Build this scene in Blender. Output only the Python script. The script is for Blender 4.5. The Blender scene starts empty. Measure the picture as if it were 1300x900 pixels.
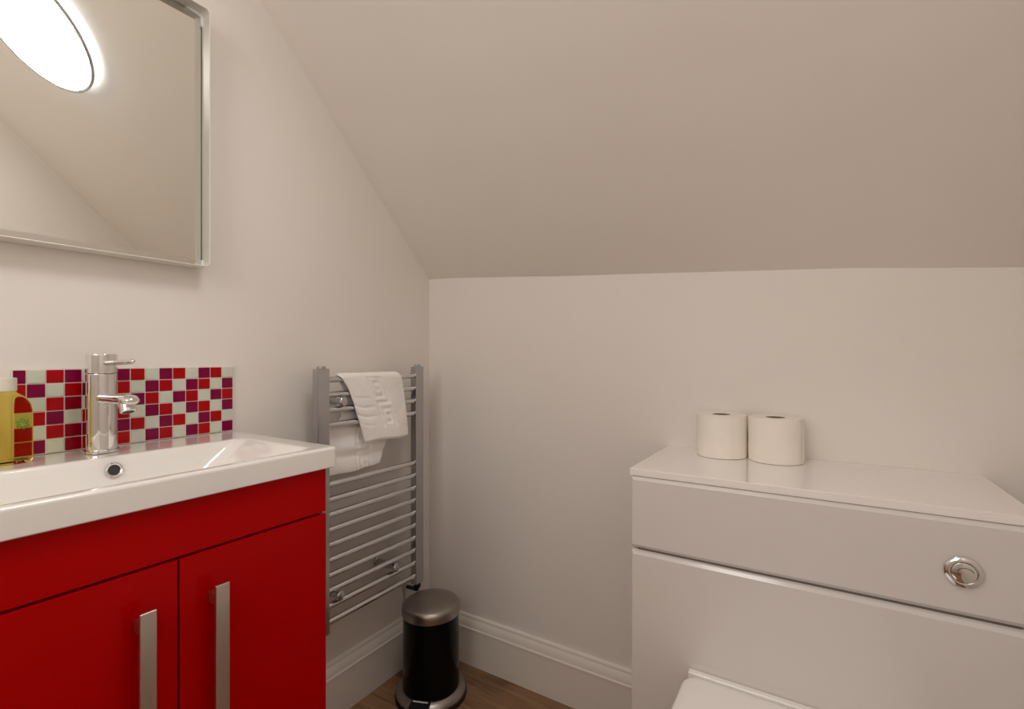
import bpy, bmesh, math, random
from mathutils import Vector, Matrix, noise
PI = math.pi
random.seed(4)
sc = bpy.context.scene
COL = sc.collection

# ------------------------------------------------------------------ materials
def lin(c):
    return tuple(((v/255)/12.92 if v/255 <= .04045 else ((v/255+.055)/1.055)**2.4) for v in c)

def mat(name, col, rough=.5, metal=0.0, coat=0.0, coat_rough=.03, trans=0.0, ior=1.45, srgb=True,
        bump=None, vary=None, spec=None, sheen=0.0):
    m = bpy.data.materials.new(name); m.use_nodes = True
    nt = m.node_tree; b = nt.nodes['Principled BSDF']
    c = lin(col) if srgb else col
    b.inputs['Base Color'].default_value = (*c, 1)
    b.inputs['Roughness'].default_value = rough
    b.inputs['Metallic'].default_value = metal
    b.inputs['Coat Weight'].default_value = coat
    b.inputs['Coat Roughness'].default_value = coat_rough
    b.inputs['Transmission Weight'].default_value = trans
    b.inputs['IOR'].default_value = ior
    if spec is not None: b.inputs['Specular IOR Level'].default_value = spec
    if sheen: b.inputs['Sheen Weight'].default_value = sheen
    tc = nt.nodes.new('ShaderNodeTexCoord')
    if vary:                      # (scale, amount): gentle procedural tone variation
        n = nt.nodes.new('ShaderNodeTexNoise'); n.inputs['Scale'].default_value = vary[0]; n.inputs['Detail'].default_value = 4
        r = nt.nodes.new('ShaderNodeValToRGB')
        r.color_ramp.elements[0].position = .3; r.color_ramp.elements[1].position = .7
        r.color_ramp.elements[0].color = (*[v*(1-vary[1]) for v in c], 1)
        r.color_ramp.elements[1].color = (*[min(1, v*(1+vary[1])) for v in c], 1)
        nt.links.new(tc.outputs['Object'], n.inputs['Vector']); nt.links.new(n.outputs['Fac'], r.inputs['Fac'])
        nt.links.new(r.outputs['Color'], b.inputs['Base Color'])
    if bump:                      # (scale xyz, strength, distance)
        mp = nt.nodes.new('ShaderNodeMapping'); mp.inputs['Scale'].default_value = bump[0]
        n = nt.nodes.new('ShaderNodeTexNoise'); n.inputs['Scale'].default_value = 1; n.inputs['Detail'].default_value = 3
        bp = nt.nodes.new('ShaderNodeBump'); bp.inputs['Strength'].default_value = bump[1]; bp.inputs['Distance'].default_value = bump[2]
        nt.links.new(tc.outputs['Object'], mp.inputs['Vector']); nt.links.new(mp.outputs['Vector'], n.inputs['Vector'])
        nt.links.new(n.outputs['Fac'], bp.inputs['Height']); nt.links.new(bp.outputs['Normal'], b.inputs['Normal'])
    return m

M = {}
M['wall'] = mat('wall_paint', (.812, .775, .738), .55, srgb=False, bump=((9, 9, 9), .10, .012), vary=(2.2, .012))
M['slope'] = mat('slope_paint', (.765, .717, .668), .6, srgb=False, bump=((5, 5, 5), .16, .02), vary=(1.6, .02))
M['skirting'] = mat('skirting_gloss', (.80, .76, .705), .32, srgb=False, bump=((30, 30, 30), .05, .004))
M['door_paint'] = mat('door_paint', (.80, .77, .72), .35, srgb=False, bump=((20, 20, 20), .04, .004))
M['ceramic'] = mat('white_ceramic', (.86, .845, .82), .045, srgb=False, coat=.8, vary=(3, .006))
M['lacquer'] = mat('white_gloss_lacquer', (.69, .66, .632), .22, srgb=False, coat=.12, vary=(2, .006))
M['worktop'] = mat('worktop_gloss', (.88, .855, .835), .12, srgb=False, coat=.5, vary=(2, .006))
M['carcass'] = mat('carcass_white', (.62, .58, .55), .4, srgb=False, vary=(3, .01))
M['groove'] = mat('shadow_groove', (.05, .045, .04), .6, srgb=False, vary=(9, .1))
M['shadow'] = mat('shadow_gap_grey', (.14, .125, .115), .6, srgb=False, vary=(9, .1))
M['red'] = mat('red_gloss', (.42, .0002, .0006), .22, srgb=False, spec=.10, vary=(2, .01))
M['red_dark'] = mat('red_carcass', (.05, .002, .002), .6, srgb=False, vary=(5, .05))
M['chrome'] = mat('chrome', (.80, .79, .78), .05, 1.0, srgb=False, vary=(3, .01))
M['rail_chrome'] = mat('rail_chrome', (.50, .505, .52), .14, 1.0, srgb=False, vary=(3, .02))
M['rail_bright'] = mat('rail_bar_chrome', (.70, .70, .71), .16, 1.0, srgb=False, vary=(3, .02))
M['steel'] = mat('brushed_steel', (.66, .60, .54), .30, 1.0, srgb=False, bump=((40, 40, 900), .10, .001), vary=(12, .03))
M['lid_steel'] = mat('lid_steel', (.36, .325, .30), .33, 1.0, srgb=False, bump=((90, 700, 90), .06, .001), vary=(14, .08))
M['bin_black'] = mat('bin_black', (.002, .002, .002), .18, srgb=False, vary=(4, .1), spec=.18)
M['rubber'] = mat('black_rubber', (.006, .006, .006), .6, srgb=False, vary=(20, .1))
M['paper'] = mat('tissue_paper', (.88, .835, .77), .95, srgb=False, bump=((60, 60, 240), .18, .002), vary=(25, .012))
M['core'] = mat('cardboard_core', (.18, .11, .07), .9, srgb=False, vary=(30, .1))
M['towel'] = mat('terry_cotton', (.96, .94, .92), 1.0, srgb=False, bump=((420, 420, 420), .45, .002), vary=(60, .02), sheen=.25)
M['mirror'] = mat('mirror_silver', (.86, .855, .80), .012, 1.0, srgb=False, vary=(1, .003))
M['mirror_frame'] = mat('mirror_frame_white', (.76, .735, .66), .3, srgb=False, vary=(6, .01))
M['clip'] = mat('corner_clip_plastic', (.80, .78, .78), .35, srgb=False, vary=(9, .02))
M['grout'] = mat('grout', (.78, .745, .69), .7, srgb=False, bump=((300, 300, 300), .15, .001), vary=(50, .03))
M['t_purple'] = mat('purple_glass_tile', (.205, .0003, .044), .12, srgb=False, spec=.25, vary=(40, .12))
M['t_red'] = mat('red_glass_tile', (.40, .0003, .003), .12, srgb=False, spec=.25, vary=(40, .10))
M['t_dark'] = mat('crimson_glass_tile', (.26, .0004, .012), .12, srgb=False, spec=.25, vary=(40, .10))
M['t_white'] = mat('pale_green_glass_tile', (.60, .635, .53), .12, srgb=False, spec=.3, vary=(40, .04))
M['outlet'] = mat('outlet_plastic', (.72, .68, .60), .4, srgb=False, vary=(9, .02))
M['cap_plastic'] = mat('frosted_cap', (.74, .71, .60), .4, srgb=False, vary=(9, .03))
M['print_green'] = mat('printed_green', (.10, .24, .02), .5, srgb=False, vary=(90, .2))

def soap_mat():
    m = mat('amber_soap', (.78, .64, .17), .015, srgb=False, trans=1.0, ior=1.12, vary=(6, .04))
    return m
M['soap'] = soap_mat()

def lamp_mat():
    m = bpy.data.materials.new('lamp_diffuser'); m.use_nodes = True
    nt = m.node_tree; nt.nodes.clear()
    o = nt.nodes.new('ShaderNodeOutputMaterial'); e = nt.nodes.new('ShaderNodeEmission')
    e.inputs['Color'].default_value = (1, .972, .95, 1); e.inputs['Strength'].default_value = 17.8
    nt.links.new(e.outputs[0], o.inputs[0]); return m
M['lamp'] = lamp_mat()

M['lamp_back'] = lamp_mat(); M['lamp_back'].name = 'lamp_back_glow'
M['lamp_back'].node_tree.nodes['Emission'].inputs['Strength'].default_value = 2.8
M['lamp_back'].node_tree.nodes['Emission'].inputs['Color'].default_value = (.93, .97, 1, 1)

def floor_mat():
    m = bpy.data.materials.new('oak_laminate'); m.use_nodes = True
    nt = m.node_tree; b = nt.nodes['Principled BSDF']; L = nt.links.new; N = nt.nodes.new
    tc = N('ShaderNodeTexCoord')
    br = N('ShaderNodeTexBrick'); br.offset = .37
    br.inputs['Scale'].default_value = 1; br.inputs['Brick Width'].default_value = 1.2; br.inputs['Row Height'].default_value = .19
    br.inputs['Mortar Size'].default_value = .0012; br.inputs['Bias'].default_value = 0
    br.inputs['Color1'].default_value = (.30, .30, .30, 1); br.inputs['Color2'].default_value = (.7, .7, .7, 1); br.inputs['Mortar'].default_value = (0, 0, 0, 1)
    L(tc.outputs['Object'], br.inputs['Vector'])
    mp = N('ShaderNodeMapping'); mp.inputs['Scale'].default_value = (2.2, 26, 1); L(tc.outputs['Object'], mp.inputs['Vector'])
    n1 = N('ShaderNodeTexNoise'); n1.inputs['Scale'].default_value = 1.6; n1.inputs['Detail'].default_value = 8; n1.inputs['Distortion'].default_value = .8
    L(mp.outputs['Vector'], n1.inputs['Vector'])
    n2 = N('ShaderNodeTexNoise'); n2.inputs['Scale'].default_value = 7; n2.inputs['Detail'].default_value = 5; L(tc.outputs['Object'], n2.inputs['Vector'])
    r = N('ShaderNodeValToRGB'); e = r.color_ramp.elements
    e[0].position = .28; e[0].color = (.075, .038, .018, 1); e[1].position = .72; e[1].color = (.42, .25, .135, 1)
    k = e.new(.5); k.color = (.27, .15, .075, 1)
    mx = N('ShaderNodeMixRGB'); mx.inputs[0].default_value = .35; L(n1.outputs['Fac'], mx.inputs[1]); L(n2.outputs['Fac'], mx.inputs[2])
    L(mx.outputs[0], r.inputs['Fac'])
    m2 = N('ShaderNodeMixRGB'); m2.blend_type = 'OVERLAY'; m2.inputs[0].default_value = .5
    L(r.outputs['Color'], m2.inputs[1]); L(br.outputs['Color'], m2.inputs[2]); L(m2.outputs[0], b.inputs['Base Color'])
    b.inputs['Roughness'].default_value = .42
    return m
M['floor'] = floor_mat()

# ------------------------------------------------------------------ mesh helpers
def box(bm, lo, hi, bev=0, seg=2, mi=0):
    x0, y0, z0 = lo; x1, y1, z1 = hi
    vs = [bm.verts.new(p) for p in ((x0,y0,z0),(x1,y0,z0),(x1,y1,z0),(x0,y1,z0),(x0,y0,z1),(x1,y0,z1),(x1,y1,z1),(x0,y1,z1))]
    fs = [bm.faces.new([vs[i] for i in f]) for f in ((0,3,2,1),(4,5,6,7),(0,1,5,4),(1,2,6,5),(2,3,7,6),(3,0,4,7))]
    for f in fs: f.material_index = mi
    if bev:
        es = list({e for f in fs for e in f.edges})
        bmesh.ops.bevel(bm, geom=es, offset=bev, segments=seg, profile=.5, affect='EDGES', clamp_overlap=True)

def rrect(a0, a1, b0, b1, r, n=6):
    pts = []
    for cx, cy, s in ((a1-r, b1-r, 0), (a0+r, b1-r, 1), (a0+r, b0+r, 2), (a1-r, b0+r, 3)):
        for k in range(n+1):
            t = PI/2*(s + k/n); pts.append((cx + r*math.cos(t), cy + r*math.sin(t)))
    return pts

def loft(bm, loops, cap0=True, cap1=True, closed=True):
    """loops: list of lists of 3D points with equal counts"""
    V = [[bm.verts.new(p) for p in l] for l in loops]
    n = len(V[0]); out = []
    for a, b in zip(V, V[1:]):
        for i in range(n if closed else n-1):
            j = (i+1) % n
            out.append(bm.faces.new((a[i], a[j], b[j], b[i])))
    if cap0: out.append(bm.faces.new(list(reversed(V[0]))))
    if cap1: out.append(bm.faces.new(V[-1]))
    return V, out

def lathe(bm, prof, c=(0,0,0), seg=40, axis='z', cap0=True, cap1=True):
    loops = []
    for r, h in prof:
        l = []
        for k in range(seg):
            t = 2*PI*k/seg; a, b = r*math.cos(t), r*math.sin(t)
            if axis == 'z': l.append((c[0]+a, c[1]+b, c[2]+h))
            elif axis == 'x': l.append((c[0]+h, c[1]+a, c[2]+b))
            else: l.append((c[0]+b, c[1]+h, c[2]+a))
        loops.append(l)
    return loft(bm, loops, cap0, cap1)

def tube(bm, pts, r, seg=12, cap=True, ry=None):
    pts = [Vector(p) for p in pts]; loops = []
    up = Vector((0,0,1))
    for i, p in enumerate(pts):
        d = (pts[min(i+1, len(pts)-1)] - pts[max(i-1, 0)]).normalized()
        u = up if abs(d.dot(up)) < .95 else Vector((0,1,0))
        s = d.cross(u).normalized(); w = s.cross(d).normalized()
        rr = r[i] if isinstance(r, (list, tuple)) else r
        r2 = (ry[i] if isinstance(ry, (list, tuple)) else ry) if ry else rr
        loops.append([tuple(p + s*rr*math.cos(2*PI*k/seg) + w*r2*math.sin(2*PI*k/seg)) for k in range(seg)])
    loft(bm, loops, cap, cap)

def root_of(o):
    while o.parent: o = o.parent
    return o

def obj(name, bm, m, parent=None, smooth=35, origin=None, wn=True):
    bmesh.ops.recalc_face_normals(bm, faces=bm.faces)
    th = math.radians(smooth)
    for f in bm.faces: f.smooth = True
    for e in bm.edges:
        if len(e.link_faces) == 2 and e.calc_face_angle(0) > th: e.smooth = False
    off = Vector((0,0,0))
    if parent: off = Vector(root_of(parent).location)
    elif origin: off = Vector(origin)
    if off.length: bmesh.ops.translate(bm, verts=bm.verts, vec=-off)
    me = bpy.data.meshes.new(name); bm.to_mesh(me); bm.free()
    for x in (m if isinstance(m, list) else [m]): me.materials.append(x)
    o = bpy.data.objects.new(name, me); COL.objects.link(o)
    if parent: o.parent = parent
    elif origin: o.location = origin
    if wn:
        md = o.modifiers.new('weighted_normal', 'WEIGHTED_NORMAL'); md.keep_sharp = True; md.weight = 90
    return o

def tag(o, label, cat, group=None):
    o['label'] = label; o['category'] = cat
    if group: o['group'] = group
    return o

def thing(name, label, cat, loc, group=None):
    o = bpy.data.objects.new(name, None); COL.objects.link(o); o.location = loc
    o.empty_display_size = .05
    return tag(o, label, cat, group)

def struct(o, label=None):
    o['kind'] = 'structure'
    if label: o['label'] = label
    return o
B = bmesh.new

# ------------------------------------------------------------------ room shell (metres; corner of left and back wall = origin)
W, NEAR, ZC = 1.56, -2.35, 2.45
JX = [(-.0, 1.3228), (.04, 1.3215), (.109, 1.3190), (.30, 1.3055), (.5506, 1.2870), (.7462, 1.2755), (1.0, 1.2590), (1.2646, 1.2420), (1.4032, 1.2285), (1.56, 1.2150)]
K = .977
bm = B(); box(bm, (-.10, NEAR-.1, -.10), (W+.1, .10, 0)); struct(obj('floor', bm, M['floor']), 'brown wood plank floor')
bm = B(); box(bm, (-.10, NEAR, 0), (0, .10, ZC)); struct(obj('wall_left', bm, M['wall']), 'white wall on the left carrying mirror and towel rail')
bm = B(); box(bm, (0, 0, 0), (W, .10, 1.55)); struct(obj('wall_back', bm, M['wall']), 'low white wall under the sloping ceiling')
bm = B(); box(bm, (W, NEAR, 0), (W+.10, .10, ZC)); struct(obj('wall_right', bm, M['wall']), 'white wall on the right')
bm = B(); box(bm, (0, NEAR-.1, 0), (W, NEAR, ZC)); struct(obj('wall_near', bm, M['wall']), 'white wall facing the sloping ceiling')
# sloping ceiling with its wavy plastered joint, then the flat part
bm = B()
def jz(x):
    for (a, za), (b, zb) in zip(JX, JX[1:]):
        if x <= b: return za + (zb-za)*max(0, (x-a))/(b-a)
    return JX[-1][1]
NX = 60; rows = []
for j in range(26):
    v = j/25; row = []
    for i in range(NX+1):
        x = W*i/NX; zj = jz(x); zl = 1.3228 - .068*x
        run = v*1.12
        blend = max(0, 1-run/.35)
        z0 = zl + (zj-zl)*blend
        w = .0035*noise.noise(Vector((x*2.6, run*3.1, 2.0)))*min(1, run*6)
        row.append(bm.verts.new((x, -run, min(z0 + K*run + w, ZC-.03))))
    rows.append(row)
rows.append([bm.verts.new((W*i/NX, NEAR, ZC-.03)) for i in range(NX+1)])
for a, b in zip(rows, rows[1:]):
    for i in range(NX): bm.faces.new((a[i], a[i+1], b[i+1], b[i]))
ret = bmesh.ops.extrude_face_region(bm, geom=list(bm.faces))
up = [v for v in ret['geom'] if isinstance(v, bmesh.types.BMVert)]
bmesh.ops.translate(bm, verts=up, vec=(0, .0, .06))
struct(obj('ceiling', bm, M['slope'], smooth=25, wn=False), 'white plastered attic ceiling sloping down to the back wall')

# skirting boards: flat face, small step, ogee moulding on top
SK = [(0, 0), (.018, 0), (.018, .118), (.0205, .120), (.0205, .1245), (.0175, .128), (.0165, .135), (.0145, .143), (.0105, .149), (.0085, .153), (.0085, .1575), (.0065, .161), (0, .163)]
def skirting(name, a, b, inward, label):
    bm = B(); a = Vector(a); b = Vector(b); n = Vector(inward)
    loft(bm, [[tuple(p + n*t + Vector((0,0,h))) for t, h in SK] for p in (a, b)])
    return struct(obj(name, bm, M['skirting'], smooth=22), label)
skirting('baseboard_left', (0, NEAR, 0), (0, 0, 0), (1,0,0), 'moulded white skirting board on the left wall')
skirting('baseboard_back', (0, 0, 0), (W, 0, 0), (0,-1,0), 'moulded white skirting board on the back wall')
skirting('baseboard_right', (W, NEAR, 0), (W, 0, 0), (-1,0,0), 'moulded white skirting board on the right wall')
# door behind the camera (only ever seen in chrome reflections)
bm = B(); box(bm, (.55, NEAR+.002, .005), (1.28, NEAR+.03, 1.98), .003)
for (x0, x1, z0, z1) in ((.64, .89, .15, .85), (.94, 1.19, .15, .85), (.64, .89, 1.0, 1.85), (.94, 1.19, 1.0, 1.85)):
    box(bm, (x0, NEAR+.03, z0), (x1, NEAR+.036, z1), .004)
struct(obj('door_1', bm, M['door_paint']), 'white panelled door')
bm = B(); box(bm, (.47, NEAR+.001, 0), (.545, NEAR+.04, 2.06), .004); box(bm, (1.285, NEAR+.001, 0), (1.36, NEAR+.04, 2.06), .004); box(bm, (.545, NEAR+.001, 1.985), (1.285, NEAR+.04, 2.06), .004)
struct(obj('trim_1', bm, M['door_paint']), 'white door surround')

# ------------------------------------------------------------------ ceiling lamp on the slope (seen in the mirror)
LP = Vector((.8755, -.8314, 1.3228-.068*.8755+K*.8314))
LN = Vector((-.068, -K, -1)).normalized()
t = thing('ceiling_light', 'large round glowing ceiling light on the slope, seen in the mirror', 'light', LP)
R4 = Matrix.Translation(LP) @ LN.to_track_quat('Z', 'Y').to_matrix().to_4x4()
bm = B(); lathe(bm, [(.181, .033), (.1815, .039), (.179, .0415), (.172, .0435), (.14, .0455), (.08, .047), (.02, .0475)], seg=64, cap0=False)
bm.transform(R4); obj('diffuser', bm, M['lamp'], t)
bm = B(); lathe(bm, [(.176, .0055), (.1805, .010), (.181, .033)], seg=64, cap0=False, cap1=False)
bm.transform(R4); obj('glow_ring', bm, M['lamp_back'], t)
bm = B(); lathe(bm, [(.1815, .0325), (.1885, .0325), (.1900, .0345), (.1900, .0405), (.1885, .0420), (.1850, .0420), (.1820, .0400)], seg=64, cap0=False, cap1=False)
bm.transform(R4); obj('lamp_rim', bm, M['rail_chrome'], t)
bm = B(); lathe(bm, [(.150, -.004), (.160, -.004), (.160, .0055), (.150, .0065)], seg=48); bm.transform(R4); obj('base_plate', bm, M['clip'], t)

# ------------------------------------------------------------------ mirror
MY0, MY1, MZ0, MZ1 = -1.215, -.7775, 1.2402, 1.8122
t = thing('wall_mirror', 'mirror with a deep white tray frame on the wall above the washbasin', 'mirror', (0, (MY0+MY1)/2, MZ0))
def yz(x, ins, r): return [(x, a, b) for a, b in rrect(MY0+ins, MY1-ins, MZ0+ins, MZ1-ins, r)]
bm = B()
loft(bm, [yz(.001, .0005, .010), yz(.0485, 0, .011), yz(.0497, .0005, .0105), yz(.0500, .0012, .010), yz(.0497, .0019, .009), yz(.0485, .0024, .0085), yz(.012, .0024, .0085)], cap0=True, cap1=False)
obj('frame', bm, M['mirror_frame'], t, smooth=50)
bm = B(); loft(bm, [yz(.0125, .0026, .008), yz(.0140, .0026, .008)]); obj('backing', bm, M['groove'], t)
def sq2(x, i1): return [(x, MY0+i1, MZ0+i1), (x, MY1-i1, MZ0+i1), (x, MY1-i1, MZ1-i1), (x, MY0+i1, MZ1-i1)]
bm = B(); loft(bm, [sq2(.0145, .0052), sq2(.0180, .0052), sq2(.0200, .0185)])
obj('mirror_glass', bm, M['mirror'], t, smooth=2, wn=False)
for zc, s in ((MZ1-.0026, -1), (MZ0+.0026, 1)):
    bm = B(); yc = MY1-.0026
    pts = [(0,0), (0, .028), (.003, .0255), (.0045, .018), (.0050, .009), (.009, .0062), (.022, .0050), (.030, .003), (.034, 0)] if s < 0 else \
          [(0,0), (0, .016), (.0035, .016), (.0040, .004), (.012, .003), (.012, 0)]
    loft(bm, [[(x, yc-a, zc+s*b) for a, b in pts] for x in (.0142, .0235)])
    obj('corner_clip', bm, M['clip'], t)

# ------------------------------------------------------------------ mosaic splashback
TY1, TY0, TZ0, TZ1 = -.7061, -1.0828, .8665, 1.0184
t = thing('mosaic_splashback', 'strip of red, purple and pale green glass mosaic tiles behind the tap', 'splashback', (0, (TY0+TY1)/2, TZ0))
bm = B(); box(bm, (.0005, TY0-.001, TZ0-.001), (.0065, TY1+.0015, TZ1+.002), .0005, 1); obj('grout_bed', bm, M['grout'], t)
MAP = ["PWRPWRPRWPRWPRW",
       "RPWRPWRWPRWPRWP",
       "RWRDWRWPRWPRWPR",
       "WRPWRPRWPRWPRWP",
       "RWRDPWPRWPRWPRW",
       "RPWDRWRWPRWPRWP"]
PW, PH = .0257, (TZ1-TZ0)/6
bm = B(); IDX = {'P': 0, 'R': 1, 'D': 2, 'W': 3}
for r, row in enumerate(MAP):
    for c, ch in enumerate(row):
        y1 = TY1 - (14-c)*PW - .0009; y0 = max(TY1 - (15-c)*PW + .0009, TY0)
        z1 = TZ1 - r*PH - .0009; z0 = TZ1 - (r+1)*PH + .0009
        box(bm, (.004, y0, z0), (.0080, y1, z1), .0006, 1, mi=0)
        bm.faces.ensure_lookup_table()
        for f in bm.faces[-26:]: f.material_index = IDX[ch]
# make sure every face of a tile carries its colour
for f in bm.faces:
    c = f.calc_center_median()
    ci = 14 - int((TY1 - c.y)/PW); ri = min(5, max(0, int((TZ1 - c.z)/PH)))
    f.material_index = IDX[MAP[ri][max(0, min(14, ci))]]
obj('tiles', bm, [M['t_purple'], M['t_red'], M['t_dark'], M['t_white']], t, smooth=20)

# ------------------------------------------------------------------ vanity cabinet
VY0, VY1 = -1.2450, -.7225
t = thing('vanity_cabinet', 'glossy red two-door vanity cabinet under the white washbasin', 'cabinet', (.19, (VY0+VY1)/2, 0))
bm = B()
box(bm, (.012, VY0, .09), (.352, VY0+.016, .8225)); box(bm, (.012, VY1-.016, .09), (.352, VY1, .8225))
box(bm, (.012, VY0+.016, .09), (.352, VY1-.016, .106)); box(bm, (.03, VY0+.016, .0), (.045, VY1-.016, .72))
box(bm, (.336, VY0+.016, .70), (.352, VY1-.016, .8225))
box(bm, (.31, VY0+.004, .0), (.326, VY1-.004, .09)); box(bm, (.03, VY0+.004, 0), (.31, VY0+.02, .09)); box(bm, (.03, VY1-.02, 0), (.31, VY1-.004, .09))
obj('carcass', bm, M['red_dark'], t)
XD = .3737
bm = B(); box(bm, (.3545, VY0, .7385), (XD, VY1, .8225), .0012); obj('fascia', bm, M['red'], t)
YM = -.9836
for (a, b, hy) in ((VY0, YM-.0014, (-1.0446, -1.0244)), (YM+.0014, VY1+.0006, (-.9444, -.9237))):
    bm = B(); box(bm, (.3545, a, .10), (XD, b, .7345), .0012); d = obj('door', bm, M['red'], t)
    bm = B()
    x0, x1 = XD+.0245, XD+.0305
    box(bm, (x0, hy[0], .4250), (x1, hy[1], .6855), .0007, 1)
    for zc in (.6605, .450):
        box(bm, (XD-.0005, hy[0]+.003, zc-.009), (x0+.001, hy[0]+.0145, zc+.009), .0007, 1)
    obj('handle', bm, M['steel'], d)

# ------------------------------------------------------------------ washbasin
t = thing('washbasin', 'white ceramic washbasin with a square rim on the red cabinet', 'basin', (.19, -.9836, .8232))
def rl(z, x0, x1, y0, y1, r, n=8): return [(a, b, z) for a, b in rrect(x0, x1, y0, y1, r, n)]
bm = B(); Y0, Y1 = -1.2655, -.7018; ZT = .8645
loops = [rl(.8236, .004, .376, Y0+.010, Y1-.010, .012), rl(.8238, .002, .3825, Y0+.004, Y1-.004, .012), rl(.8265, .001, .3857, Y0, Y1, .013), rl(.8585, .001, .3857, Y0, Y1, .013), rl(.8618, .0015, .3849, Y0+.0008, Y1-.0008, .013), rl(.8637, .003, .3830, Y0+.0027, Y1-.0027, .012), rl(ZT, .006, .3795, Y0+.006, Y1-.006, .011),
 rl(ZT, .120, .3680, Y0+.042, Y1-.040, .020), rl(.8637, .1275, .3655, Y0+.046, Y1-.0455, .022), rl(.8610, .1310, .3635, Y0+.051, Y1-.052, .024), rl(.850, .1345, .3600, Y0+.066, Y1-.070, .028), rl(.8247, .1400, .3535, Y0+.098, Y1-.1025, .034), rl(.800, .1480, .3450, Y0+.118, Y1-.122, .042),
 rl(.782, .163, .330, Y0+.142, Y1-.146, .05), rl(.774, .190, .305, Y0+.185, Y1-.189, .05), rl(.771, .2265, .2695, -1.005, -.962, .0212), rl(.764, .2275, .2685, -1.004, -.963, .0202)]
# underside of the bowl
under = [rl(.752, .214, .282, -1.02, -.948, .03), rl(.764, .180, .315, Y0+.17, Y1-.17, .05), rl(.775, .152, .341, Y0+.13, Y1-.13, .05), rl(.800, .139, .3345, Y0+.106, Y1-.11, .04), rl(.8236, .130, .3345, Y0+.09, Y1-.09, .03)]
V, _ = loft(bm, under + loops, cap0=True, cap1=True)
obj('ceramic_body', bm, M['ceramic'], t, smooth=50)
bm = B(); zc, yc, xc = .8410, -.9835, .1372
lathe(bm, [(.0085, -.004), (.0092, .0020), (.0112, .0034), (.0128, .0026), (.0134, .0004), (.0134, -.003)], seg=36, axis='x', cap0=False, cap1=False)
bm.transform(Matrix.Translation((xc, yc, zc)) @ Matrix.Rotation(math.radians(-13), 4, 'Y')); obj('overflow_ring', bm, M['chrome'], t)
bm = B(); lathe(bm, [(.0095, -.003), (.0095, .0006)], seg=28, axis='x'); bm.transform(Matrix.Translation((xc, yc, zc)) @ Matrix.Rotation(math.radians(-13), 4, 'Y')); obj('overflow_hole', bm, M['groove'], t)
bm = B(); lathe(bm, [(.0190, -.006), (.0200, .001), (.019, .003), (.010, .0045), (.001, .005)], (.248, -.9835, .772), 32); obj('drain_plug', bm, M['chrome'], t)

# ------------------------------------------------------------------ tap
TX, TYc = .0640, -.9770
t = thing('basin_tap', 'chrome single-lever mixer tap standing on the washbasin ledge', 'tap', (TX, TYc, .8645))
bm = B(); lathe(bm, [(.0225, .0), (.0264, .0008), (.0268, .0030), (.0262, .0058), (.0240, .0068)], (TX, TYc, .8645), 48); obj('base_ring', bm, M['chrome'], t)
bm = B(); lathe(bm, [(.0228, .005), (.0232, .008), (.0232, .1440), (.0226, .1455), (.020, .1460)], (TX, TYc, .8645), 56); obj('body', bm, M['chrome'], t)
bm = B(); lathe(bm, [(.0200, .1452), (.0228, .1470), (.0235, .1480), (.0235, .1800), (.0228, .1815), (.0215, .1820), (.001, .1822)], (TX, TYc, .8645), 56); h = obj('lever_cap', bm, M['chrome'], t)
bm = B(); tube(bm, [(TX+.018, TYc, 1.0300), (TX+.030, TYc, 1.0300), (TX+.100, TYc, 1.0325), (TX+.130, TYc, 1.0335), (TX+.1345, TYc, 1.0337), (TX+.136, TYc, 1.0338)], [.0052, .0048, .0046, .0045, .0034, .0012], 16); obj('lever', bm, M['chrome'], h, smooth=60)
bm = B(); tube(bm, [(TX+.012, TYc, .9650), (TX+.040, TYc, .9650), (TX+.080, TYc, .9660), (TX+.108, TYc, .9672), (TX+.122, TYc, .9668), (TX+.1305, TYc, .9650), (TX+.1335, TYc, .9635)], [.0145, .0145, .0145, .0145, .0138, .0110, .005], 28, ry=[.0095, .0092, .0090, .0092, .0088, .0066, .002]); sp = obj('spout', bm, M['chrome'], t, smooth=50)
AE = Matrix.Translation((TX+.110, TYc, .9575)) @ Matrix.Rotation(math.radians(-22), 4, 'Y')
bm = B(); lathe(bm, [(.0088, -.0130), (.0105, -.0130), (.0118, -.0118), (.0120, .0), (.0105, .004)], seg=28, cap0=False); bm.transform(AE); obj('aerator', bm, M['chrome'], sp)
bm = B(); lathe(bm, [(.0089, -.0122), (.0089, -.0110)], seg=24); bm.transform(AE); obj('aerator_mesh', bm, M['groove'], sp)

# ------------------------------------------------------------------ soap bottle
SX, SY = .0580, -1.1085
t = thing('soap_bottle', 'clear bottle of yellow-green liquid soap beside the tap', 'bottle', (SX, SY, .8645))
SR = Matrix.Translation((SX, SY, .8648)) @ Matrix.Rotation(math.radians(4), 4, 'Z')
bm = B()
prof = [(.0, .0340, .018), (.0015, .0370, .020), (.006, .0385, .021), (.085, .0385, .021), (.096, .0366, .0202), (.104, .0330, .0195), (.110, .0280, .0185), (.114, .0225, .0178), (.117, .0185, .0170), (.123, .0180, .0170)]
loft(bm, [[(a, b, z) for a, b in rrect(-wx, wx, -wy, wy, wx*.86, 8)] for z, wy, wx in prof]); bm.transform(SR); obj('bottle_body', bm, M['soap'], t, smooth=60)
bm = B(); lathe(bm, [(.0170, .0), (.0190, .001), (.0194, .003), (.0194, .020), (.0186, .0222), (.001, .0225)], (SX, SY, .8648+.1195), 40); obj('cap', bm, M['cap_plastic'], t)
bm = B(); FX = .02125
for k in range(18):       # printed leafy wreath on the face turned to the tap
    a = 2*PI*k/18; rr = .0052 + .0013*((k*7) % 3); cy = .0205+rr*math.cos(a); cz = .066+rr*math.sin(a); d = .0016
    bm.faces.new([bm.verts.new((FX, cy+d*math.cos(a+q), cz+d*1.4*math.sin(a+q))) for q in (0, 1.2, 2.6, 3.9, 5.1)])
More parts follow.
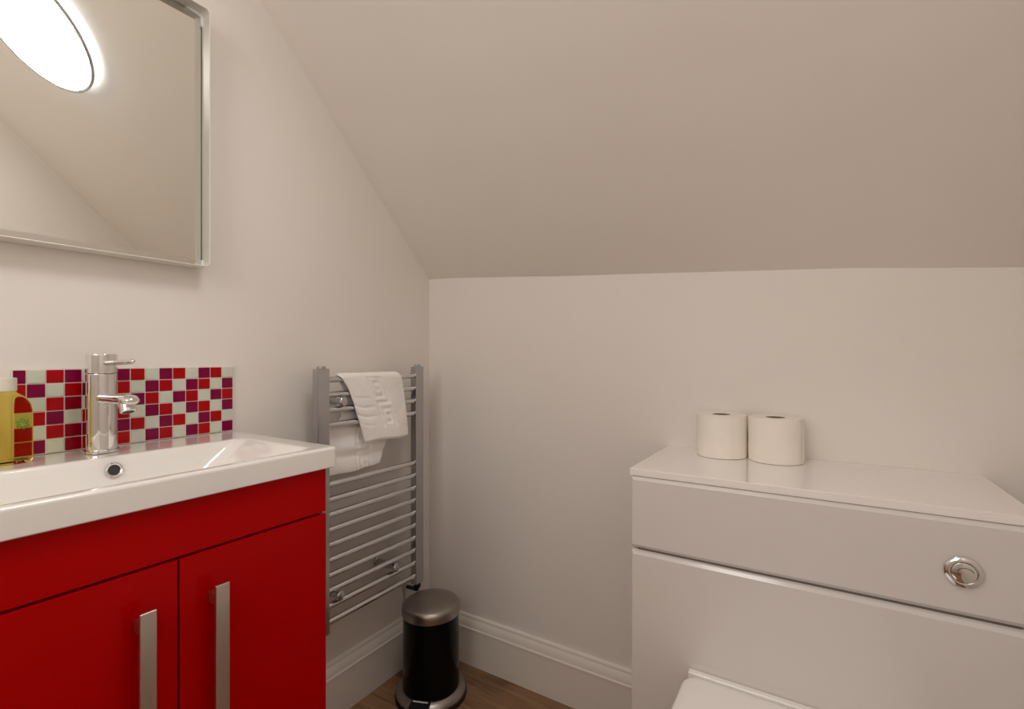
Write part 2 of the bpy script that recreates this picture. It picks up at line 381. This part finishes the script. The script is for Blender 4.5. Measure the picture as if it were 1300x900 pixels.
for k in range(4):
    cy = .0170+.0023*k
    bm.faces.new([bm.verts.new((FX, cy+dx, .0655+.001*((k*3) % 4)+dz)) for dx, dz in ((0, -.002), (.0012, 0), (0, .0022), (-.0010, .0002))])
bm.transform(SR); obj('printed_mark', bm, M['print_green'], t)

# ------------------------------------------------------------------ towel radiator
RL, RR = (-.5284, -.4909), (-.1604, -.1229)
t = thing('towel_radiator', 'chrome ladder towel radiator on the left wall between cabinet and corner', 'radiator', (.0735, -.3257, .298))
for (a, b) in (RL, RR):
    bm = B(); box(bm, (.0610, a, .2980), (.0850, b, 1.0105), .0028, 2); p = obj('post', bm, M['rail_chrome'], t)
    bm = B(); lathe(bm, [(.0112, -.002), (.0112, .0055), (.0100, .0070)], (.0730, (a+b)/2, 1.0100), 24)
    bmesh.ops.scale(bm, vec=(.85, 1.15, 1), verts=bm.verts, space=Matrix.Translation((-.0730, -(a+b)/2, 0)))
    obj('end_plug', bm, M['rail_chrome'], p)
for z in (.981, .940, .8985, .8582, .6965, .6552, .6145, .5738, .5328, .4917, .4506, .4095, .3683, .3257):
    bm = B(); tube(bm, [(  .0735, RL[1]-.004, z), (.0735, RR[0]+.004, z)], .0086, 18); obj('rail', bm, M['rail_bright'], t)
for y, z in ((-.4490, .9192), (-.2500, .9192), (-.4590, .3885), (-.2500, .3905)):
    q = -.0102 if y == -.2500 and z > .9 else 0      # the one under the towel sits flush with the rails
    bm = B(); lathe(bm, [(.0135, .0), (.0135, .004), (.0105, .0055), (.0105, .052), (.0085, .056), (.0085, .0815+q), (.0125, .0825+q), (.0135, .0845+q), (.0135, .0885+q), (.0105, .0910+q), (.0005, .0918+q)], (0.0005, y, z), 28, axis='x', cap0=False); obj('bracket', bm, M['rail_chrome'], t)
bm = B(); tube(bm, [(.073, -.1416, .300), (.073, -.1416, .287), (.066, -.138, .276), (.045, -.130, .268), (.0125, -.124, .262)], [.0115, .0115, .0095, .0070, .0060], 14); obj('cable_gland', bm, M['rubber'], t)

t = thing('cable_outlet', 'small white cable outlet plate low on the wall behind the bin', 'outlet', (0, -.095, .205))
bm = B(); box(bm, (.0005, -.1290, .2050), (.0105, -.0630, .2780), .002); obj('face_plate', bm, M['outlet'], t)
for y, z in ((-.1100, .2630), (-.0760, .2200)):
    bm = B(); lathe(bm, [(.0035, 0), (.0035, .0012), (.002, .0014)], (.0104, y, z), 14, axis='x', cap0=False); obj('screw', bm, M['steel'], t)

# ------------------------------------------------------------------ hand towel (one folded cloth over the top rail)
def lerp_tab(tab, v):
    for (a, va), (b, vb) in zip(tab, tab[1:]):
        if v <= b: return va + (vb-va)*(max(0, v-a)/(b-a))
    return tab[-1][1]
ZR, XR, RAD = .981, .0735, .0175
LF = [(.795, -.3700), (.80, -.3707), (.8685, -.3960), (.9143, -.4125), (.9543, -.4300), (.985, -.4530), (1.0, -.4640)]
RF = [(.795, -.1965), (.804, -.1977), (.9231, -.2142), (.9889, -.2285), (1.0, -.2360)]
LB = [(.70, -.4790), (.74, -.4810), (.80, -.4820), (.845, -.4740), (.872, -.4320), (.90, -.4300), (.95, -.4300), (1.0, -.4560)]
RB = [(.70, -.2880), (.7176, -.2910), (.7885, -.2660), (.90, -.2480), (1.0, -.2400)]
GRV = ["..########.",
       "..#......#.",
       "..#.####.#.",
       "..#.#..#.#.",
       "..#.##.#.#.",
       "..#....#.#.",
       "..######.#.",
       ".........#.",
       "..########.",
       "..#........",
       "..#.######.",
       "..#.#....#.",
       "..#.#.##.#.",
       "..#.#..#.#.",
       "..#.####.#.",
       "..#......#."]
def key(u, v):
    """relief of the woven key border; u along the towel from the top of the hang, v across; both in metres"""
    if not (0 <= u < .158 and 0 <= v < .078): return 0
    def cell(uu, vv):
        r = int(uu/.0098); c = int(vv/.0068)
        return 1.0 if 0 <= c < 11 and 0 <= r < len(GRV) and GRV[r % len(GRV)][c] == '#' else 0.0
    s = 0
    for du in (-.0015, 0, .0015):
        for dv in (-.0015, 0, .0015): s += cell(u+du, v+dv)
    return s/9
bm = B(); NT = 100
stations = []      # (branch, z or angle)
for k in range(78): stations.append(('f', .8030 + (ZR-.8030)*k/77))
for k in range(1, 14): stations.append(('a', PI*k/14))
for k in range(96): stations.append(('b', ZR - (ZR-.713)*k/95))
outer, inner = [], []
TH = .0085
for kind, q in stations:
    ro, ri = [], []
    for i in range(NT+1):
        tt = i/NT
        if kind == 'f':
            z = q; yl, yr = lerp_tab(LF, z), lerp_tab(RF, z); y = yl + (yr-yl)*tt
            n = Vector((1, 0, 0)); base = Vector((XR+RAD-TH, y, z))
            u = 1.0 - z; v = (y - yl) - .062*(.75 + .25*(yr-yl)/.2)
            d = -.0034*key(u-.010, v)
            if tt < .34 and z < .935:
                ph = ((z + .035*tt + .006*noise.noise(Vector((tt*4, z*9, 3)))) / .027) % 1
                d -= .0030*math.exp(-((ph-.5)/.16)**2)*min(1, (.34-tt)*9)*min(1, (.935-z)*40)*min(1, max(0, (z-.835)*40))
            if tt > .86: d += .0010*math.sin(z*2*PI/.0075)*(1 if .885 < tt < .955 else 0)
            d += .0032*noise.noise(Vector((y*22, z*16, 1.3)))
            bulge = .006*math.sin(PI*tt)*min(1, (ZR-z)*8) + .012*max(0, (.87-z)/.07)*(1-abs(2*tt-1)**2)*.5
            zz = z - .006*(1-tt)*max(0, (.83-z)/.03) + .004*math.sin(tt*6)*max(0, (.83-z)/.03)
            base.z = zz; base.x += bulge
        elif kind == 'a':
            yl = LF[-1][1] + (LB[-1][1]-LF[-1][1])*q/PI; yr = RF[-1][1] + (RB[-1][1]-RF[-1][1])*q/PI
            yl0 = lerp_tab(LF, ZR)*(1-q/PI) + lerp_tab(LB, ZR)*q/PI; yr0 = lerp_tab(RF, ZR)*(1-q/PI) + lerp_tab(RB, ZR)*q/PI
            s = math.sin(q); yl = yl0 + (yl-yl0)*s; yr = yr0 + (yr-yr0)*s
            y = yl + (yr-yl)*tt; n = Vector((math.cos(q), 0, math.sin(q)))
            base = Vector((XR, y, ZR)) + n*(RAD-TH)
            d = .0015*noise.noise(Vector((y*22, q*1.2, 4.0)))
        else:
            z = q; yl, yr = lerp_tab(LB, z), lerp_tab(RB, z); y = yl + (yr-yl)*tt
            n = Vector((-1, 0, 0)); base = Vector((XR-RAD+TH, y, z))
            u = .90 - z
            d = 0
            w = .0042*noise.noise(Vector((y*14, z*20, 7.3)))*min(1, (ZR-z)*10)
            w += .0035*math.sin((z-.74)*2*PI/.055 + y*9)*min(1, max(0, (.86-z)*9)) * (1 if z > .752 else .35)
            kk = key(max(0, .85-z), y-yl-.085)
            base.x += w - .004*min(1, (ZR-z)*6); base.x -= .0020*kk
            base.z += (.006*abs(2*tt-.9)**2)*max(0, (.745-z)/.03)
        if tt < .03 or tt > .97: d -= .002*(1 - min(tt, 1-tt)/.03)
        ro.append(bm.verts.new(base + n*(TH + d - .0015)))
        ri.append(bm.verts.new(base + n*(.0006 + (0.0005 if kind != 'f' else 0))))
    outer.append(ro); inner.append(ri)
for g, fl in ((outer, 0), (inner, 1)):
    for a, b in zip(g, g[1:]):
        for i in range(NT): bm.faces.new((a[i], a[i+1], b[i+1], b[i]))
ring = lambda g: [r[0] for r in g]
for a, b in ((0, 0), (-1, -1)):
    for i in range(NT): bm.faces.new((outer[a][i], outer[a][i+1], inner[a][i+1], inner[a][i]))
for c in (0, NT):
    for k in range(len(outer)-1): bm.faces.new((outer[k][c], outer[k+1][c], inner[k+1][c], inner[k][c]))
# the folded-under layer peeping out below the front hang
g = []
for k in range(12):
    z = .7955 + .05*k/11; row = []
    for i in range(41):
        tt = .03 + .97*i/40; yl, yr = lerp_tab(LF, z), lerp_tab(RF, z); y = yl + (yr-yl)*tt + .004*(1-k/11)
        bul = .006*math.sin(PI*tt) + .012*max(0, (.87-z)/.07)*(1-abs(2*tt-1)**2)*.5
        zz = z - .004*(1-tt) + .0035*math.sin(tt*6)
        row.append((Vector((XR+RAD-TH-.0042+bul, y, zz))))
    g.append(row)
lo = [[bm.verts.new(p) for p in r] for r in g]; hi = [[bm.verts.new(p+Vector((.0042, 0, 0))) for p in r] for r in g]
for G in (lo, hi):
    for a, b in zip(G, G[1:]):
        for i in range(40): bm.faces.new((a[i], a[i+1], b[i+1], b[i]))
for i in range(40): bm.faces.new((lo[0][i], lo[0][i+1], hi[0][i+1], hi[0][i])); bm.faces.new((lo[-1][i], lo[-1][i+1], hi[-1][i+1], hi[-1][i]))
for c in (0, 40):
    for k in range(11): bm.faces.new((lo[k][c], lo[k+1][c], hi[k+1][c], hi[k][c]))
tag(obj('hand_towel', bm, M['towel'], smooth=80, wn=False, origin=(XR, -.34, .713)), 'white cotton hand towel with embossed key border hanging over the chrome rail', 'towel')

# ------------------------------------------------------------------ pedal bin
BX, BY = .1790, -.1930
t = thing('pedal_bin', 'small black pedal bin with a brushed steel lid in the corner', 'bin', (BX, BY, 0))
bm = B(); lathe(bm, [(.106, .0005), (.1090, .002), (.1090, .011), (.1065, .0135), (.09, .0135)], (BX, BY, 0), 64); obj('rubber_foot', bm, M['rubber'], t)
bm = B(); lathe(bm, [(.088, .013), (.1060, .0135), (.1068, .0165), (.1045, .0225), (.0975, .0290), (.0900, .0330), (.0865, .0340), (.0845, .0335)], (BX, BY, 0), 72, cap0=False, cap1=False); obj('base_ring', bm, M['lid_steel'], t)
bm = B(); lathe(bm, [(.080, .0345), (.0858, .0348), (.0862, .040), (.0858, .20), (.0852, .2560), (.082, .2575)], (BX, BY, 0), 72); obj('body', bm, M['bin_black'], t)
bm = B(); lathe(bm, [(.0840, .2560), (.0884, .2560), (.0893, .2572), (.0893, .2705), (.0880, .2785), (.0840, .2845), (.0770, .2890), (.064, .2925), (.046, .2950), (.024, .2963), (.001, .2967)], (BX, BY, 0), 72); obj('lid', bm, M['lid_steel'], t, smooth=60)
pa = math.atan2(-1.3430-BY, 1.1929-BX) - .34
bm = B()
R = Matrix.Translation((BX, BY, 0)) @ Matrix.Rotation(pa, 4, 'Z')
box(bm, (.080, -.029, .0140), (.1150, .029, .0365), .004, 2); bm.transform(R); p = obj('pedal', bm, M['rubber'], t)
bm = B(); box(bm, (.0900, -.0230, .0362), (.0945, .0230, .0385), .0008, 1); bm.transform(R); obj('pedal_strip', bm, M['clip'], p)

# ------------------------------------------------------------------ WC unit
YF = -.3175
UX0, UX1 = .8545, 1.4680
t = thing('toilet_unit', 'glossy white toilet cistern cabinet against the back wall', 'cabinet', ((UX0+UX1)/2, YF/2, 0))
bm = B(); box(bm, (UX0+.003, -.0215, .165), (UX0+.019, YF+.020, .785)); box(bm, (UX1-.019, -.0215, .165), (UX1-.003, YF+.020, .785))
box(bm, (UX0+.003, -.0215, 0), (UX0+.019, YF+.020, .165)); box(bm, (UX1-.019, -.0215, 0), (UX1-.003, YF+.020, .165))
box(bm, (UX0+.019, YF+.022, .60), (UX1-.019, YF+.034, .784)); box(bm, (UX0+.019, -.045, .70), (UX1-.019, -.0215, .785))
obj('carcass', bm, M['carcass'], t)
def panel(z0, z1, btop, bbot):
    bm = B()
    pr = [(YF+.0205, z0), (YF+bbot, z0), (YF, z0+bbot*1.0), (YF, z1-btop*1.0), (YF+btop, z1), (YF+.0205, z1)]
    loft(bm, [[(x, y if abs(y-YF) > 1e-6 else y, z) for y, z in pr] for x in (UX0, UX1)])
    es = [e for e in bm.edges if abs(e.verts[0].co.y-YF) < 1e-5 and abs(e.verts[1].co.y-YF) < 1e-5 and abs(e.verts[0].co.z-e.verts[1].co.z) > .05]
    bmesh.ops.bevel(bm, geom=es, offset=.003, segments=2, affect='EDGES')
    return bm
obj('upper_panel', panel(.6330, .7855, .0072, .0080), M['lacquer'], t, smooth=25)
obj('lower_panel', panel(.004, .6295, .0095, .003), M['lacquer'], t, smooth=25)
bm = B(); box(bm, (UX0+.012, YF+.008, .6292), (UX1-.012, YF+.018, .6332)); obj('shadow_gap', bm, M['shadow'], t)
# dual flush button
fc = (1.3875, YF, .7035)
bm = B(); lathe(bm, [(.0163, -.0050), (.0168, -.0056), (.0190, -.0056), (.0225, -.0046), (.0243, -.0028), (.0250, .0005)], fc, 48, axis='y', cap0=False, cap1=False); f = obj('flush_button', bm, M['chrome'], t, smooth=60)
bm = B(); lathe(bm, [(.0165, -.0020), (.0165, -.0044)], fc, 40, axis='y', cap0=False, cap1=True); obj('button_gap', bm, M['groove'], f)
bm = B(); lathe(bm, [(.0157, -.0030), (.0157, -.0052), (.0152, -.0058), (.0100, -.0066), (.0005, -.0069)], fc, 40, axis='y', cap0=False); obj('button_face', bm, M['chrome'], f, smooth=60)
bm = B(); ps = []
for k in range(13):
    a = math.radians(165 - 150*k/12); ps.append((fc[0]+.0018+.0098*math.cos(a), fc[1]-.0066, fc[2]+.0010+.0072*math.sin(a)))
ps = [(fc[0]-.0062, fc[1]-.0067, fc[2]-.0035)] + ps
tube(bm, ps, .00055, 8); obj('button_divide', bm, M['groove'], f)

t0 = thing('worktop', 'thin glossy white worktop on the toilet cabinet carrying two paper rolls', 'worktop', (1.164, -.157, .7865))
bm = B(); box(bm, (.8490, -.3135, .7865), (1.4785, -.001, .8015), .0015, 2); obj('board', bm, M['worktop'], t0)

# ------------------------------------------------------------------ toilet rolls
def roll(x, y, rot, label):
    t = thing('toilet_roll', label, 'toilet roll', (x, y, .8016), 'toilet rolls on the white worktop')
    bm = B(); R1 = .0570
    prof = [(.0205, .001), (.0400, 0), (.0540, .0002), (.0566, .0012), (R1, .004), (R1+.0004, .030), (R1-.0002, .05), (R1+.0004, .075), (R1, .0985), (.0566, .1008), (.0540, .1018), (.0400, .1014), (.0205, .1006)]
    V, fs = lathe(bm, prof, (x, y, .8016), 64, cap0=False, cap1=False)
    for i in range(64): bm.faces.new((V[0][i], V[0][(i+1) % 64], V[-1][(i+1) % 64], V[-1][i]))
    # the loose outer end of the paper
    aa = rot; pts = [(R1+.0010, aa+k*.05) for k in range(8)]
    lo = [bm.verts.new((x+r*math.cos(a), y+r*math.sin(a), .8030)) for r, a in pts]; hi = [bm.verts.new((x+r*math.cos(a), y+r*math.sin(a), .9015)) for r, a in pts]
    for i in range(7): bm.faces.new((lo[i], lo[i+1], hi[i+1], hi[i]))
    obj('paper', bm, M['paper'], t, smooth=40)
    bm = B(); V, _ = lathe(bm, [(.0203, .0015), (.0203, .1000), (.0196, .1000), (.0196, .0015)], (x, y, .8016), 40, cap0=False, cap1=False)
    obj('cardboard_core', bm, M['core'], t)
roll(.9945, -.0595, -1.0, 'white toilet roll standing on the worktop, the one nearer the towel radiator')
roll(1.1110, -.0600, -.4, 'white toilet roll standing on the worktop, the one nearer the flush button')

# ------------------------------------------------------------------ toilet (only the back of its lid shows)
TCX = 1.1560
t = thing('toilet', 'white toilet with closed square-cornered lid in front of the cistern cabinet', 'toilet', (TCX, -.56, 0))
def dloop(z, hw, y_back, y_front, rb, n=18):
    pts = []
    yc = y_front + hw*1.0
    for k in range(7): a = PI/2 + PI/2*(1-k/6) - PI/2; pts.append((TCX+hw-rb+rb*math.cos(PI/2*k/6), y_back-rb+rb*math.sin(PI/2*k/6)))
    pts2 = []
    for k in range(7): a = PI/2 + PI/2*k/6; pts2.append((TCX-hw+rb+rb*math.cos(a), y_back-rb+rb*math.sin(a)))
    arc = [(TCX-hw*abs(math.cos(a))**.75*(1 if math.cos(a) >= 0 else -1), yc - hw*math.sin(a)**.85 if math.sin(a) > 0 else yc) for a in [PI*k/n for k in range(n+1)]]
    # order: right-back corner, left-back corner, then round the front from left to right
    return [(x, y, z) for x, y in pts + pts2 + arc]
bm = B()
loft(bm, [dloop(0, .13, -.3185, -.70, .004), dloop(.02, .132, -.3185, -.702, .004), dloop(.16, .138, -.3185, -.73, .004), dloop(.28, .160, -.3185, -.80, .006), dloop(.355, .178, -.3185, -.842, .008), dloop(.377, .180, -.3185, -.846, .008), dloop(.380, .178, -.3195, -.844, .008)])
obj('pan', bm, M['ceramic'], t, smooth=40)
bm = B()
loft(bm, [dloop(.3815, .179, -.3445, -.846, .02), dloop(.3825, .1815, -.3425, -.849, .022), dloop(.3925, .1815, -.3425, -.849, .022), dloop(.3940, .179, -.3445, -.846, .02)]); obj('seat', bm, M['ceramic'], t)
bm = B()
loft(bm, [dloop(.3955, .182, -.341, -.849, .028), dloop(.3965, .1850, -.3365, -.852, .030), dloop(.4070, .1860, -.3355, -.853, .032), dloop(.4120, .1845, -.3370, -.8515, .031), dloop(.4148, .1800, -.341, -.847, .028), dloop(.4158, .168, -.353, -.835, .024), dloop(.4162, .12, -.41, -.79, .015)]); obj('lid', bm, M['ceramic'], t, smooth=60)
bm = B(); box(bm, (TCX-.1820, -.3335, .3812), (TCX+.1820, -.3185, .4160), .0030, 3)
obj('hinge_cover', bm, M['ceramic'], t)

# ------------------------------------------------------------------ camera, light settings
cam = bpy.data.cameras.new('camera'); co = bpy.data.objects.new('camera', cam); COL.objects.link(co)
co.location = (1.19292, -1.34305, 1.04); co.rotation_euler = (PI/2, 0, math.radians(32))
cam.sensor_width = 36; cam.lens = 620/1300*36; cam.shift_y = 4/1300; cam.clip_start = .02
sc.camera = co
la = bpy.data.lights.new('fill_light', 'AREA'); la.shape = 'RECTANGLE'; la.size = .9; la.size_y = 1.0; la.energy = 8.6; la.color = (1, .955, .91)  # soft fill added behind the camera to brighten the slope; no real lamp
lo_ = bpy.data.objects.new('fill_light', la); COL.objects.link(lo_); lo_.location = (.80, NEAR+.10, 1.75)
lo_.rotation_euler = Vector((0, -1, -.06)).to_track_quat('Z', 'Y').to_euler()
w = bpy.data.worlds.new('world'); sc.world = w; w.use_nodes = True
w.node_tree.nodes['Background'].inputs['Color'].default_value = (.9, .9, 1, 1); w.node_tree.nodes['Background'].inputs['Strength'].default_value = .3
sc.view_settings.view_transform = 'Standard'; sc.view_settings.look = 'None'; sc.view_settings.exposure = 0.0
sc.cycles.max_bounces = 14; sc.cycles.diffuse_bounces = 9; sc.cycles.transmission_bounces = 10; sc.cycles.caustics_reflective = False
sc.cycles.use_denoising = True
